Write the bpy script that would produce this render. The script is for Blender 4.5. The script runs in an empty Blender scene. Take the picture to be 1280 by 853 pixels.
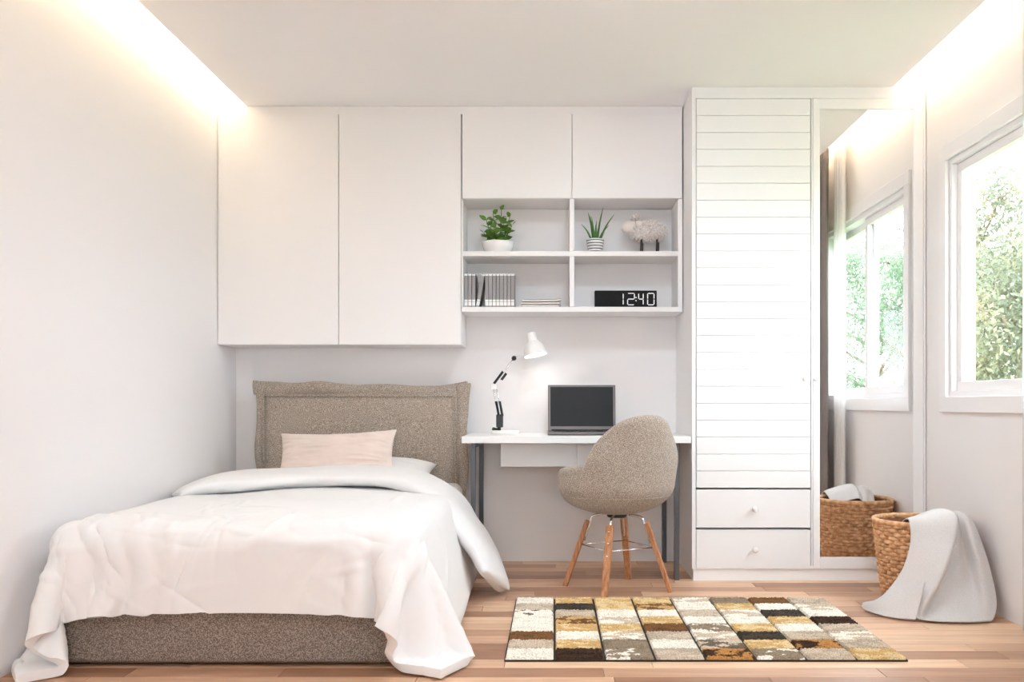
import bpy, bmesh, math, random
import numpy as np
from mathutils import Vector, Matrix, noise

random.seed(7); rng = np.random.default_rng(7)
sc = bpy.context.scene
COL = sc.collection

# ---------------------------------------------------------------- camera, world, exposure
CAMZ = 0.917
cam_d = bpy.data.cameras.new('camera'); cam = bpy.data.objects.new('camera', cam_d); COL.objects.link(cam)
cam.location = (0, 0, CAMZ); cam.rotation_euler = (math.pi/2, 0, 0)
cam_d.sensor_width = 36.0; cam_d.lens = 36.0*1132/1280
cam_d.shift_x = (640-692)/1280; cam_d.shift_y = (506-426.5)/1280
cam_d.clip_start = 0.02; cam_d.clip_end = 200
sc.camera = cam

w = bpy.data.worlds.new('sky'); sc.world = w; w.use_nodes = True
bgn = w.node_tree.nodes['Background']
bgn.inputs['Color'].default_value = (0.84, 0.925, 1.0, 1); bgn.inputs['Strength'].default_value = 3.6

sc.view_settings.view_transform = 'Standard'; sc.view_settings.look = 'None'
sc.view_settings.gamma = 1.0; sc.view_settings.use_curve_mapping = False
sc.view_settings.exposure = 1.87
sc.cycles.max_bounces = 16; sc.cycles.diffuse_bounces = 10; sc.cycles.glossy_bounces = 5
sc.cycles.transparent_max_bounces = 16; sc.cycles.use_denoising = True
sc.cycles.sample_clamp_indirect = 8.0

# ---------------------------------------------------------------- materials
def _new(name):
    m = bpy.data.materials.new(name); m.use_nodes = True
    nt = m.node_tree; b = nt.nodes['Principled BSDF']
    return m, nt, b
def _set(b, **k):
    for n, v in k.items():
        b.inputs[n.replace('_', ' ')].default_value = v
def mat(name, col, rough=0.5, metal=0.0, bump=0.0, bscale=200, var=0.0, vscale=3.0, spec=0.5, emit=None, estr=0, sheen=0.0):
    m, nt, b = _new(name)
    _set(b, Base_Color=(*col, 1), Roughness=rough, Metallic=metal)
    b.inputs['Specular IOR Level'].default_value = spec
    if sheen: b.inputs['Sheen Weight'].default_value = sheen
    if emit: b.inputs['Emission Color'].default_value = (*emit, 1); b.inputs['Emission Strength'].default_value = estr
    tc = nt.nodes.new('ShaderNodeTexCoord')
    if var:
        n = nt.nodes.new('ShaderNodeTexNoise'); n.inputs['Scale'].default_value = vscale; n.inputs['Detail'].default_value = 4
        r = nt.nodes.new('ShaderNodeValToRGB')
        r.color_ramp.elements[0].color = (*[c*(1-var) for c in col], 1); r.color_ramp.elements[1].color = (*[min(1, c*(1+var)) for c in col], 1)
        r.color_ramp.elements[0].position = .3; r.color_ramp.elements[1].position = .7
        nt.links.new(tc.outputs['Object'], n.inputs['Vector']); nt.links.new(n.outputs['Fac'], r.inputs['Fac']); nt.links.new(r.outputs['Color'], b.inputs['Base Color'])
    if bump:
        n2 = nt.nodes.new('ShaderNodeTexNoise'); n2.inputs['Scale'].default_value = bscale; n2.inputs['Detail'].default_value = 3
        bp = nt.nodes.new('ShaderNodeBump'); bp.inputs['Strength'].default_value = bump; bp.inputs['Distance'].default_value = 0.01
        nt.links.new(tc.outputs['Object'], n2.inputs['Vector']); nt.links.new(n2.outputs['Fac'], bp.inputs['Height']); nt.links.new(bp.outputs['Normal'], b.inputs['Normal'])
    return m
def mix_mat(name, stops, scale, rough=0.9, bump=0.0, stretch=(1, 1, 1), detail=3.0, bscale=None, sheen=0.0, rand=False, distort=0.0, lo=.3, hi=.7, const=False):
    """noise driven colour mix between several colours"""
    m, nt, b = _new(name); _set(b, Roughness=rough)
    if sheen: b.inputs['Sheen Weight'].default_value = sheen
    b.inputs['Specular IOR Level'].default_value = .2
    tc = nt.nodes.new('ShaderNodeTexCoord'); mp = nt.nodes.new('ShaderNodeMapping')
    mp.inputs['Scale'].default_value = stretch
    nt.links.new(tc.outputs['Object'], mp.inputs['Vector'])
    if rand:
        oi = nt.nodes.new('ShaderNodeObjectInfo'); mu = nt.nodes.new('ShaderNodeMath'); mu.operation = 'MULTIPLY'; mu.inputs[1].default_value = 37
        nt.links.new(oi.outputs['Random'], mu.inputs[0])
        cb = nt.nodes.new('ShaderNodeCombineXYZ')
        for k in range(3): nt.links.new(mu.outputs[0], cb.inputs[k])
        nt.links.new(cb.outputs[0], mp.inputs['Location'])
    n = nt.nodes.new('ShaderNodeTexNoise'); n.inputs['Scale'].default_value = scale; n.inputs['Detail'].default_value = detail; n.inputs['Distortion'].default_value = distort
    nt.links.new(mp.outputs[0], n.inputs['Vector'])
    r = nt.nodes.new('ShaderNodeValToRGB'); cr = r.color_ramp
    if const: cr.interpolation = 'CONSTANT'
    while len(cr.elements) < len(stops): cr.elements.new(.5)
    for i, c in enumerate(stops):
        cr.elements[i].position = lo+(hi-lo)*i/max(1, len(stops)-1); cr.elements[i].color = (*c, 1)
    nt.links.new(n.outputs['Fac'], r.inputs['Fac']); nt.links.new(r.outputs['Color'], b.inputs['Base Color'])
    if bump:
        src = n
        if bscale:
            src = nt.nodes.new('ShaderNodeTexNoise'); src.inputs['Scale'].default_value = bscale; src.inputs['Detail'].default_value = 2
            nt.links.new(tc.outputs['Object'], src.inputs['Vector'])
        bp = nt.nodes.new('ShaderNodeBump'); bp.inputs['Strength'].default_value = bump; bp.inputs['Distance'].default_value = .004
        nt.links.new(src.outputs['Fac'], bp.inputs['Height']); nt.links.new(bp.outputs['Normal'], b.inputs['Normal'])
    return m
def srgb(r, g, b):
    f = lambda c: (c/255/12.92) if c/255 <= .04045 else ((c/255+.055)/1.055)**2.4
    return (f(r), f(g), f(b))

M = {}
M['wall'] = mat('wall_paint', (.82, .80, .80), .75, bump=.03, bscale=350, spec=.2)
M['ceil'] = mat('ceiling_paint', (.89, .885, .89), .8, spec=.2)
M['cab'] = mat('cabinet_lacquer', (.82, .805, .805), .42, spec=.35)
M['white'] = mat('white_lacquer', (.82, .82, .825), .5, spec=.22)
M['trim'] = mat('window_frame_white', (.82, .80, .81), .4)
M['gloss_white'] = mat('white_ceramic', (.85, .84, .84), .2)
M['matte_white'] = mat('white_enamel', (.84, .83, .82), .3)
M['dark_metal'] = mat('dark_grey_metal', srgb(92, 93, 97), .45, .5)
M['black'] = mat('black_plastic', (.015, .015, .016), .4)
M['chrome'] = mat('chrome', (.75, .75, .76), .12, 1.0)
M['mirror'] = mat('mirror_silver', (.90, .90, .90), .0, 1.0)
M['tweed'] = mix_mat('taupe_tweed', [srgb(122, 109, 98), srgb(160, 147, 134), srgb(206, 195, 183)], 330, .95, .6, detail=2, lo=.36, hi=.64, sheen=.2)
M['tweed_seam'] = mat('taupe_seam', srgb(112, 98, 86), .95)
M['tweed_base'] = mix_mat('taupe_bed_base_tweed', [srgb(104, 92, 83), srgb(136, 123, 113), srgb(172, 160, 149)], 300, .95, .6, detail=2, lo=.36, hi=.64)
M['duvet'] = mat('white_cotton', (.80, .795, .795), .85, bump=.16, bscale=5, spec=.15, sheen=.1)
for _n in M['duvet'].node_tree.nodes:
    if _n.type == 'TEX_NOISE': _n.noise_type = 'RIDGED_MULTIFRACTAL'; _n.inputs['Distortion'].default_value = .8; _n.inputs['Detail'].default_value = 2.5
    if _n.type == 'BUMP': _n.inputs['Distance'].default_value = .006
M['sheet'] = mat('white_sheet', (.84, .83, .83), .85, bump=.1, bscale=14, spec=.15)
M['cushion'] = mat('blush_velvet', srgb(222, 205, 195), .8, bump=.4, bscale=16, sheen=.5, var=.05, vscale=9)
M['chair_wood'] = mix_mat('oak_leg', [srgb(150, 98, 66), srgb(186, 132, 95), srgb(205, 152, 112)], 14, .5, .1, stretch=(6, 6, .6), detail=5)
M['wicker'] = mix_mat('wicker', [srgb(188, 138, 98), srgb(216, 168, 124), srgb(234, 192, 150)], 40, .6, .2)
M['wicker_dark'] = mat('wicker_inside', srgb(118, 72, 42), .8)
M['throw'] = mix_mat('grey_linen', [srgb(194, 189, 187), srgb(206, 202, 200), srgb(218, 215, 214)], 420, .95, .25, detail=3)
M['leaf'] = mat('jade_leaf', srgb(104, 146, 60), .4, var=.4, vscale=40)
M['aloe'] = mat('aloe_leaf', srgb(74, 122, 56), .45, var=.3, vscale=30)
M['stem'] = mat('stem', srgb(104, 110, 62), .7)
M['soil'] = mat('soil', srgb(70, 52, 40), .95, bump=.5)
M['wool'] = mat('sheep_wool', srgb(214, 207, 203), .95)
M['sheep_skin'] = mat('sheep_face', srgb(222, 214, 210), .8)
M['sheep_leg'] = mat('sheep_leg', srgb(52, 46, 44), .6)
M['book'] = mat('grey_book_cover', srgb(148, 144, 145), .6)
M['book_band'] = mat('white_book_band', srgb(240, 239, 238), .6)
M['paper'] = mat('paper', srgb(225, 222, 218), .9)
M['mag'] = mat('magazine_cover', srgb(118, 110, 107), .5)
M['clock_body'] = mat('clock_black', srgb(24, 22, 22), .5, spec=.15)
M['digit'] = mat('clock_digit', srgb(205, 205, 207), .5, emit=(.8, .8, .82), estr=.12)
M['laptop'] = mat('laptop_grey', srgb(104, 98, 97), .35, .6)
M['laptop_key'] = mat('laptop_key', srgb(40, 38, 38), .5)
M['screen'] = mat('laptop_screen', (.010, .010, .011), .32, spec=.22)
M['bulb'] = mat('lamp_bulb', (1, 1, 1), .5, emit=(1, .97, .92), estr=6)
M['led'] = mat('warm_led', (1, .9, .7), .5, emit=(1.0, .83, .58), estr=7.5)
M['fill_glow'] = mat('fill_lamp_diffuser', (1, 1, 1), .5, emit=(.76, .885, 1.0), estr=16.5)  # glow of the added ceiling lamps that lift the room brightness
M['drape'] = mat('grey_drape', srgb(128, 118, 114), .95)
M['bark'] = mat('bark', srgb(120, 104, 88), .9, bump=.4, bscale=30)
M['grass'] = mix_mat('lawn', [srgb(84, 110, 60), srgb(120, 140, 84)], 30, .95)

def sheer_mat():
    m, nt, b = _new('sheer_curtain'); out = nt.nodes['Material Output']
    _set(b, Base_Color=(.88, .86, .85, 1), Roughness=.9)
    tl = nt.nodes.new('ShaderNodeBsdfTranslucent'); tl.inputs['Color'].default_value = (.85, .83, .82, 1)
    tr = nt.nodes.new('ShaderNodeBsdfTransparent')
    a = nt.nodes.new('ShaderNodeMixShader'); a.inputs[0].default_value = .45
    c = nt.nodes.new('ShaderNodeMixShader'); c.inputs[0].default_value = .2
    nt.links.new(b.outputs[0], a.inputs[1]); nt.links.new(tl.outputs[0], a.inputs[2])
    nt.links.new(a.outputs[0], c.inputs[1]); nt.links.new(tr.outputs[0], c.inputs[2]); nt.links.new(c.outputs[0], out.inputs[0])
    return m
M['sheer'] = sheer_mat()
def glass_mat():
    m, nt, b = _new('window_glass'); out = nt.nodes['Material Output']
    tr = nt.nodes.new('ShaderNodeBsdfTransparent'); tr.inputs['Color'].default_value = (.97, .985, .98, 1)
    gl = nt.nodes.new('ShaderNodeBsdfGlossy'); gl.inputs['Roughness'].default_value = .02
    a = nt.nodes.new('ShaderNodeMixShader'); a.inputs[0].default_value = .025
    nt.links.new(tr.outputs[0], a.inputs[1]); nt.links.new(gl.outputs[0], a.inputs[2]); nt.links.new(a.outputs[0], out.inputs[0])
    return m
M['glass'] = glass_mat()
def foliage_mat(name, c1, c2, c3):
    m = mix_mat(name, [c1, c2, c3], 1.6, .6, detail=4); nt = m.node_tree; b = nt.nodes['Principled BSDF']; out = nt.nodes['Material Output']
    tl = nt.nodes.new('ShaderNodeBsdfTranslucent'); a = nt.nodes.new('ShaderNodeMixShader'); a.inputs[0].default_value = .4
    rp = [n for n in nt.nodes if n.type == 'VALTORGB'][0]
    nt.links.new(rp.outputs[0], tl.inputs['Color'])
    nt.links.new(b.outputs[0], a.inputs[1]); nt.links.new(tl.outputs[0], a.inputs[2]); nt.links.new(a.outputs[0], out.inputs[0])
    return m
M['tree_a'] = foliage_mat('tree_leaf_olive', srgb(90, 96, 80), srgb(116, 120, 100), srgb(148, 138, 106))
M['tree_b'] = foliage_mat('tree_leaf_green', srgb(84, 104, 82), srgb(110, 126, 102), srgb(138, 150, 126))
def plank_mat():
    m, nt, b = _new('laminate_plank'); _set(b, Roughness=.38)
    b.inputs['Specular IOR Level'].default_value = .4
    tc = nt.nodes.new('ShaderNodeTexCoord'); oi = nt.nodes.new('ShaderNodeObjectInfo')
    r = nt.nodes.new('ShaderNodeValToRGB'); cr = r.color_ramp
    cols = [srgb(160, 118, 92), srgb(188, 146, 118), srgb(208, 168, 138), srgb(222, 184, 152), srgb(236, 202, 170)]
    while len(cr.elements) < 5: cr.elements.new(.5)
    for i, c in enumerate(cols): cr.elements[i].position = i/4; cr.elements[i].color = (*c, 1)
    nt.links.new(oi.outputs['Random'], r.inputs['Fac'])
    ad = nt.nodes.new('ShaderNodeVectorMath'); ad.operation = 'MULTIPLY_ADD'; ad.inputs[1].default_value = (1.3, 16, 1)
    cb = nt.nodes.new('ShaderNodeCombineXYZ'); mu = nt.nodes.new('ShaderNodeMath'); mu.operation = 'MULTIPLY'; mu.inputs[1].default_value = 61
    nt.links.new(oi.outputs['Random'], mu.inputs[0])
    for k in range(3): nt.links.new(mu.outputs[0], cb.inputs[k])
    nt.links.new(tc.outputs['Object'], ad.inputs[0]); nt.links.new(cb.outputs[0], ad.inputs[2])
    n = nt.nodes.new('ShaderNodeTexNoise'); n.inputs['Scale'].default_value = 2.2; n.inputs['Detail'].default_value = 6; n.inputs['Distortion'].default_value = .6
    nt.links.new(ad.outputs[0], n.inputs['Vector'])
    r2 = nt.nodes.new('ShaderNodeValToRGB'); r2.color_ramp.elements[0].position = .3; r2.color_ramp.elements[1].position = .7
    r2.color_ramp.elements[0].color = (.82, .80, .78, 1); r2.color_ramp.elements[1].color = (1.1, 1.09, 1.08, 1)
    nt.links.new(n.outputs['Fac'], r2.inputs['Fac'])
    mx = nt.nodes.new('ShaderNodeMix'); mx.data_type = 'RGBA'; mx.blend_type = 'MULTIPLY'; mx.inputs[0].default_value = 1
    nt.links.new(r.outputs[0], mx.inputs[6]); nt.links.new(r2.outputs[0], mx.inputs[7]); nt.links.new(mx.outputs[2], b.inputs['Base Color'])
    return m
M['plank'] = plank_mat()
M['subfloor'] = mix_mat('laminate_far', [srgb(160, 116, 92), srgb(190, 146, 117), srgb(214, 174, 142)], 3, .4, stretch=(.8, 9, 1))

# ---------------------------------------------------------------- mesh helpers
class MB:
    def __init__(s): s.v = []; s.f = []
    def add(s, vs, fs):
        o = len(s.v); s.v += [tuple(p) for p in vs]; s.f += [tuple(i+o for i in f) for f in fs]; return s
    def box(s, x0, x1, y0, y1, z0, z1):
        vs = [(x, y, z) for z in (z0, z1) for y in (y0, y1) for x in (x0, x1)]
        return s.add(vs, [(0, 2, 3, 1), (4, 5, 7, 6), (0, 1, 5, 4), (2, 6, 7, 3), (0, 4, 6, 2), (1, 3, 7, 5)])
    def bar(s, p0, p1, wx, wy, wx1=None, wy1=None, side=None):
        p0 = Vector(p0); p1 = Vector(p1); d = (p1-p0).normalized()
        a = Vector(side) if side else Vector((1, 0, 0)) if abs(d.x) < .9 else Vector((0, 1, 0))
        a = (a-d*a.dot(d)).normalized(); b = d.cross(a)
        wx1 = wx if wx1 is None else wx1; wy1 = wy if wy1 is None else wy1
        vs = []
        for p, A, B in ((p0, wx, wy), (p1, wx1, wy1)):
            for sa, sb in ((-1, -1), (1, -1), (1, 1), (-1, 1)): vs.append(p+a*sa*A/2+b*sb*B/2)
        return s.add(vs, [(3, 2, 1, 0), (4, 5, 6, 7), (0, 1, 5, 4), (1, 2, 6, 5), (2, 3, 7, 6), (3, 0, 4, 7)])
    def tube(s, pts, r, n=10, closed=False, caps=True):
        pts = [Vector(p) for p in pts]; m = len(pts); rs = r if isinstance(r, (list, tuple)) else [r]*m
        rings = []; prev = None
        for i, p in enumerate(pts):
            if closed: d = pts[(i+1) % m]-pts[i-1]
            else: d = pts[min(i+1, m-1)]-pts[max(i-1, 0)]
            d = d.normalized()
            if prev is None:
                a = Vector((0, 0, 1)) if abs(d.z) < .9 else Vector((1, 0, 0))
            else: a = prev
            a = (a-d*a.dot(d)).normalized(); prev = a; b = d.cross(a)
            rings.append([p+(a*math.cos(2*math.pi*k/n)+b*math.sin(2*math.pi*k/n))*rs[i] for k in range(n)])
        vs = [q for R in rings for q in R]; fs = []
        for i in range(m if closed else m-1):
            j = (i+1) % m
            for k in range(n): fs.append((i*n+k, i*n+(k+1) % n, j*n+(k+1) % n, j*n+k))
        if caps and not closed: fs += [tuple(range(n))[::-1], tuple((m-1)*n+k for k in range(n))]
        return s.add(vs, fs)
    def lathe(s, prof, c=(0, 0, 0), n=32, axis=None, cap=True):
        """prof: (r,z) list; axis: optional matrix"""
        vs = []; fs = []; c = Vector(c)
        for r, z in prof:
            for k in range(n):
                a = 2*math.pi*k/n; p = Vector((r*math.cos(a), r*math.sin(a), z))
                if axis: p = axis @ p
                vs.append(p+c)
        for i in range(len(prof)-1):
            for k in range(n): fs.append((i*n+k, i*n+(k+1) % n, (i+1)*n+(k+1) % n, (i+1)*n+k))
        if cap:
            if prof[0][0] > 1e-5: fs.append(tuple(range(n))[::-1])
            if prof[-1][0] > 1e-5: fs.append(tuple((len(prof)-1)*n+k for k in range(n)))
        return s.add(vs, fs)
    def grid(s, fn, nu, nv, wrapu=False):
        vs = [fn(i/(nu if wrapu else nu-1), j/(nv-1)) for j in range(nv) for i in range(nu)]; fs = []
        for j in range(nv-1):
            for i in range(nu if wrapu else nu-1): fs.append((j*nu+i, j*nu+(i+1) % nu, (j+1)*nu+(i+1) % nu, (j+1)*nu+i))
        return s.add(vs, fs)
    def sphere(s, c, r, nu=16, nv=10):
        rx, ry, rz = r if isinstance(r, (tuple, list)) else (r, r, r); c = Vector(c)
        return s.grid(lambda u, v: c+Vector((rx*math.cos(2*math.pi*u)*math.sin(math.pi*v), ry*math.sin(2*math.pi*u)*math.sin(math.pi*v), -rz*math.cos(math.pi*v))), nu, nv, True)
    def mesh(s, name, m, smooth=False, off=None, merge=True):
        me = bpy.data.meshes.new(name)
        vs = s.v if off is None else [(x-off[0], y-off[1], z-off[2]) for x, y, z in s.v]
        me.from_pydata(vs, [], s.f)
        bm = bmesh.new(); bm.from_mesh(me)
        if merge: bmesh.ops.remove_doubles(bm, verts=bm.verts, dist=1e-6)
        bmesh.ops.recalc_face_normals(bm, faces=bm.faces)
        bm.to_mesh(me); bm.free()
        me.materials.append(m)
        if smooth: me.polygons.foreach_set('use_smooth', [True]*len(me.polygons))
        return me
    def build(s, name, m, parent=None, smooth=False, bevel=0, sub=0, local=False, solid=0, seg=2, merge=True):
        off = None
        if parent is not None and not local: off = base_of(parent)
        me = s.mesh(name, m, smooth, off, merge)
        o = bpy.data.objects.new(name, me); COL.objects.link(o)
        if parent: o.parent = parent
        return fx(o, bevel, sub, solid, seg)
def base_of(o):
    p = Vector(o.location)
    while o.parent: o = o.parent; p = p+Vector(o.location)
    return p
def fx(o, bevel=0, sub=0, solid=0, seg=2):
    if solid: k = o.modifiers.new('thick', 'SOLIDIFY'); k.thickness = solid; k.offset = 0
    if bevel:
        k = o.modifiers.new('bevel', 'BEVEL'); k.width = bevel; k.segments = seg; k.limit_method = 'ANGLE'; k.angle_limit = math.radians(40)
        o.data.polygons.foreach_set('use_smooth', [True]*len(o.data.polygons))
        k2 = o.modifiers.new('wn', 'WEIGHTED_NORMAL'); k2.keep_sharp = True
    if sub: k = o.modifiers.new('sub', 'SUBSURF'); k.levels = sub; k.render_levels = sub
    return o
def smooth_angle(o, deg=35):
    o.data.polygons.foreach_set('use_smooth', [True]*len(o.data.polygons))
    o.data.set_sharp_from_angle(angle=math.radians(deg)); return o
def thing(name, label, cat, loc=(0, 0, 0), rotz=0, group=None):
    o = bpy.data.objects.new(name, None); COL.objects.link(o); o.location = loc; o.rotation_euler = (0, 0, rotz)
    o.empty_display_size = .05
    return tag(o, label, cat, group)
def tag(o, label, cat, group=None):
    o['label'] = label; o['category'] = cat
    if group: o['group'] = group
    return o
def struct(o, label=None, cat=None):
    o['kind'] = 'structure'
    if label: o['label'] = label
    if cat: o['category'] = cat
    return o
def inst(name, me, parent, loc, rot=(0, 0, 0), scale=(1, 1, 1)):
    o = bpy.data.objects.new(name, me); COL.objects.link(o); o.parent = parent; o.location = loc; o.rotation_euler = rot; o.scale = scale
    return o
def catmull(P, n):
    P = [np.array(p, float) for p in P]; out = []
    Q = [2*P[0]-P[1]]+P+[2*P[-1]-P[-2]]; m = len(P)-1
    for k in range(n):
        t = k/(n-1)*m; i = min(int(t), m-1); t -= i
        a, b, c, d = Q[i:i+4]
        out.append(.5*((2*b)+(c-a)*t+(2*a-5*b+4*c-d)*t*t+(3*b-a-3*c+d)*t**3))
    return out
def nz(x, y, z=0.0): return noise.noise((x, y, z))

# ---------------------------------------------------------------- room shell
XL, XR, YB, YF = -1.858, 1.936, 5.30, -1.4
ZC = 2.57            # dropped ceiling
ZT = 2.74            # cove top
T = .12
floor = MB().box(XL-T, XR+T, YF-T, YB+T, -.12, -.016).build('floor', M['subfloor'])
struct(floor, 'laminate floor of warm pinkish brown wood strips', 'floor')
MB().box(XL, XR, YF, 2.83, -.016, 0).build('floor_boards', M['subfloor'], floor)['kind'] = 'stuff'
pm = {}
PW = .1075
row0 = 2.83
nrow = int(math.ceil((YB-row0)/PW))
for r in range(nrow):
    y0 = row0+r*PW; y1 = min(y0+PW, YB); x = XL-random.uniform(0, .6)
    while x < XR:
        L = random.choice([.52, .66, .8, .95, 1.1]); xa = max(x, XL); xb = min(x+L, XR); x += L
        if xb-xa < .02: continue
        g = .0009
        key = (round(xb-xa, 4), round(y1-y0, 4))
        if key not in pm:
            hx, hy = key[0]/2-g, key[1]/2-g; c = .0012
            mb = MB(); mb.add([(-hx, -hy, -.015), (hx, -hy, -.015), (hx, hy, -.015), (-hx, hy, -.015), (-hx, -hy, -c), (hx, -hy, -c), (hx, hy, -c), (-hx, hy, -c), (-hx+c, -hy+c, 0), (hx-c, -hy+c, 0), (hx-c, hy-c, 0), (-hx+c, hy-c, 0)],
                [(3, 2, 1, 0), (0, 1, 5, 4), (1, 2, 6, 5), (2, 3, 7, 6), (3, 0, 4, 7), (4, 5, 9, 8), (5, 6, 10, 9), (6, 7, 11, 10), (7, 4, 8, 11), (8, 9, 10, 11)])
            pm[key] = mb.mesh('plank', M['plank'])
        inst('plank', pm[key], floor, ((xa+xb)/2, (y0+y1)/2, 0))

struct(MB().box(XL-T, XL, YF-T, YB+T, -.02, ZT+.1).build('wall_left', M['wall']), 'pale off-white painted wall beside the bed', 'wall')
struct(MB().box(XL, XR, YB, YB+T, -.02, ZT+.1).build('wall_back', M['wall']), 'pale off-white wall behind headboard and desk', 'wall')
# right wall with the window opening
WY0, WY1, WZ0, WZ1 = 2.98, 4.44, .95, 2.12
b = MB()
b.box(XR, XR+T, WY1, YB+T, -.02, ZT+.1); b.box(XR, XR+T, YF-T, WY0, -.02, ZT+.1)
b.box(XR, XR+T, WY0, WY1, -.02, WZ0); b.box(XR, XR+T, WY0, WY1, WZ1, ZT+.1)
struct(b.build('wall_right', M['wall'], merge=False), 'pale painted wall with the window opening', 'wall')
# wall behind the camera with an added, unseen window letting in fill light
FX0, FX1, FZ0, FZ1 = -.60, .85, .85, 2.10
b = MB(); b.box(XL, FX0, YF-T, YF, -.02, ZT+.1); b.box(FX1, XR, YF-T, YF, -.02, ZT+.1); b.box(FX0, FX1, YF-T, YF, -.02, FZ0); b.box(FX0, FX1, YF-T, YF, FZ1, ZT+.1)
struct(b.build('wall_front', M['wall'], merge=False), 'wall with an added window facing the bed and wardrobe', 'wall')
w2_ = struct(thing('fill_window', 'white window added for fill light in the wall facing the wardrobe', 'window', ((FX0+FX1)/2, YF, FZ0)))
b = MB(); xm_ = (FX0+FX1)/2
b.box(FX0, FX1, YF-.08, YF-.03, FZ0, FZ0+.05); b.box(FX0, FX1, YF-.08, YF-.03, FZ1-.05, FZ1)
for xx in (FX0, xm_-.03, FX1-.06): b.box(xx, xx+.06, YF-.08, YF-.03, FZ0+.05, FZ1-.05)
b.build('frame', M['trim'], w2_, merge=False)
for xa, xb in ((FX0+.06, xm_-.03), (xm_+.03, FX1-.06)): MB().box(xa, xb, YF-.058, YF-.053, FZ0+.05, FZ1-.05).build('pane', M['glass'], w2_)
# ceiling: dropped slab between two light coves, cove tops above
SL, SR = -1.70, 1.766
b = MB(); b.box(SL, SR, YF, YB, ZC, ZC+.03); b.box(XL-T, XR+T, YF-T, YB+T, ZT, ZT+.1)
b.box(SL+.07, SL+.09, YF, YB, ZC+.03, ZT); b.box(SR-.09, SR-.07, YF, YB, ZC+.03, ZT)
struct(b.build('ceiling', M['ceil'], merge=False), 'dropped white ceiling with light coves along both walls', 'ceiling')
for nm, xx, lb in (('led_strip', SL+.045, 'warm light strip in the ceiling cove above the bed'), ('led_strip', SR-.045, 'warm light strip in the ceiling cove above the window')):
    t = thing(nm, lb, 'cove light', (xx, 2, ZC+.03))
    MB().box(xx-.012, xx+.012, YF+.1, YB-.04, ZC+.034, ZC+.044).build('diffuser', M['led'], t)
    MB().box(xx-.016, xx+.016, YF+.1, YB-.04, ZC+.03, ZC+.034).build('channel', M['matte_white'], t)

for yy, lb in ((3.28, 'round white fill lamp added on the ceiling over the rug'), (.7, 'round white fill lamp added on the ceiling far from the bed')):  # two ceiling lamps added out of view to brighten the room
    t = thing('fill_lamp', lb, 'added fill lamp', (.30, yy, ZC-.07), group='added round fill lamps')
    MB().lathe([(.0001, .069), (.19, .069), (.20, .066), (.20, .03), (.192, .03), (.192, .060), (.0001, .062)], (.30, yy, ZC-.07), 48).build('housing', M['matte_white'], t, smooth=True)
    MB().lathe([(.0001, .0), (.10, .003), (.16, .012), (.190, .032), (.190, .055), (.0001, .056)], (.30, yy, ZC-.07), 48).build('diffuser', M['fill_glow'], t, smooth=True)
# window on the right wall: casing, sliding sashes, panes
win = thing('window_1', 'white sliding window in the right wall with trees outside', 'window', (XR, (WY0+WY1)/2, WZ0)); struct(win)
def ring(b, x0, x1, ya, yb, za, zb, wd):
    b.box(x0, x1, ya, yb, za, za+wd); b.box(x0, x1, ya, yb, zb-wd, zb); b.box(x0, x1, ya, ya+wd, za+wd, zb-wd); b.box(x0, x1, yb-wd, yb, za+wd, zb-wd)
b = MB(); ring(b, XR-.018, XR+.001, WY0-.07, WY1+.07, WZ0-.07, WZ1+.07, .075); b.build('casing', M['trim'], win, bevel=.003, merge=False)
b = MB(); ring(b, XR+.002, XR+T-.002, WY0+.001, WY1-.001, WZ0+.001, WZ1-.001, .03); b.build('outer_frame', M['trim'], win, bevel=.002, merge=False)
ym = 3.72
for k, (ya, yb, xo) in enumerate(((ym-.03, WY1-.032, .03), (WY0+.032, ym+.03, .068))):
    b = MB(); ring(b, XR+xo, XR+xo+.03, ya, yb, WZ0+.032, WZ1-.032, .045); s_ = b.build('sash', M['trim'], win, bevel=.002, merge=False)
    MB().box(XR+xo+.012, XR+xo+.017, ya+.04, yb-.04, WZ0+.07, WZ1-.07).build('pane', M['glass'], s_)

# ---------------------------------------------------------------- wall cabinets and open shelf
YC = 5.0   # front of the doors
def wall_cabinet(label, x0, x1, z0, z1, splits):
    t = thing('wall_cabinet', label, 'cabinet', ((x0+x1)/2, YB, z0), group='white cabinets under the ceiling')
    MB().box(x0, x1, YC+.02, YB-.001, z0, z1).build('body', M['cab'], t, bevel=.001)
    for a, c in zip(splits[:-1], splits[1:]):
        MB().box(a+.002, c-.002, YC, YC+.018, z0+.001, z1-.002).build('door', M['cab'], t, bevel=.0015)
    return t
wall_cabinet('tall white wall cabinet with two plain doors above the headboard', XL+.002, -.510, 1.248, 2.523, [XL+.002, -1.187, -.510])
wall_cabinet('low white wall cabinet with two plain doors above the open shelves', -.507, .712, 2.056, 2.523, [-.507, .1015, .712])
b = MB(); b.box(XL+.16, .712, YC+.012, YB-.001, 2.524, ZC-.001)
struct(b.build('trim_1', M['cab'], bevel=.001), 'white filler strip between wall cabinets and ceiling', 'trim')
sh = thing('open_shelf', 'white open shelf unit with four compartments above the desk', 'shelf', (.1, YB, 1.43))
SY = YC+.003
MB().box(-.506, .712, YB-.022, YB-.001, 1.431, 2.054).build('back_panel', M['cab'], sh)
MB().box(-.509, -.501, SY, YB-.022, 1.458, 2.054).build('side_panel', M['cab'], sh, bevel=.001)
MB().box(.687, .712, SY, YB-.022, 1.458, 2.054).build('side_panel', M['cab'], sh, bevel=.001)
MB().box(-.507, .712, SY-.002, YB-.022, 1.430, 1.457).build('shelf_board', M['cab'], sh, bevel=.001)
MB().box(-.5005, .687, SY, YB-.022, 1.738, 1.765).build('shelf_board', M['cab'], sh, bevel=.001)
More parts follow.
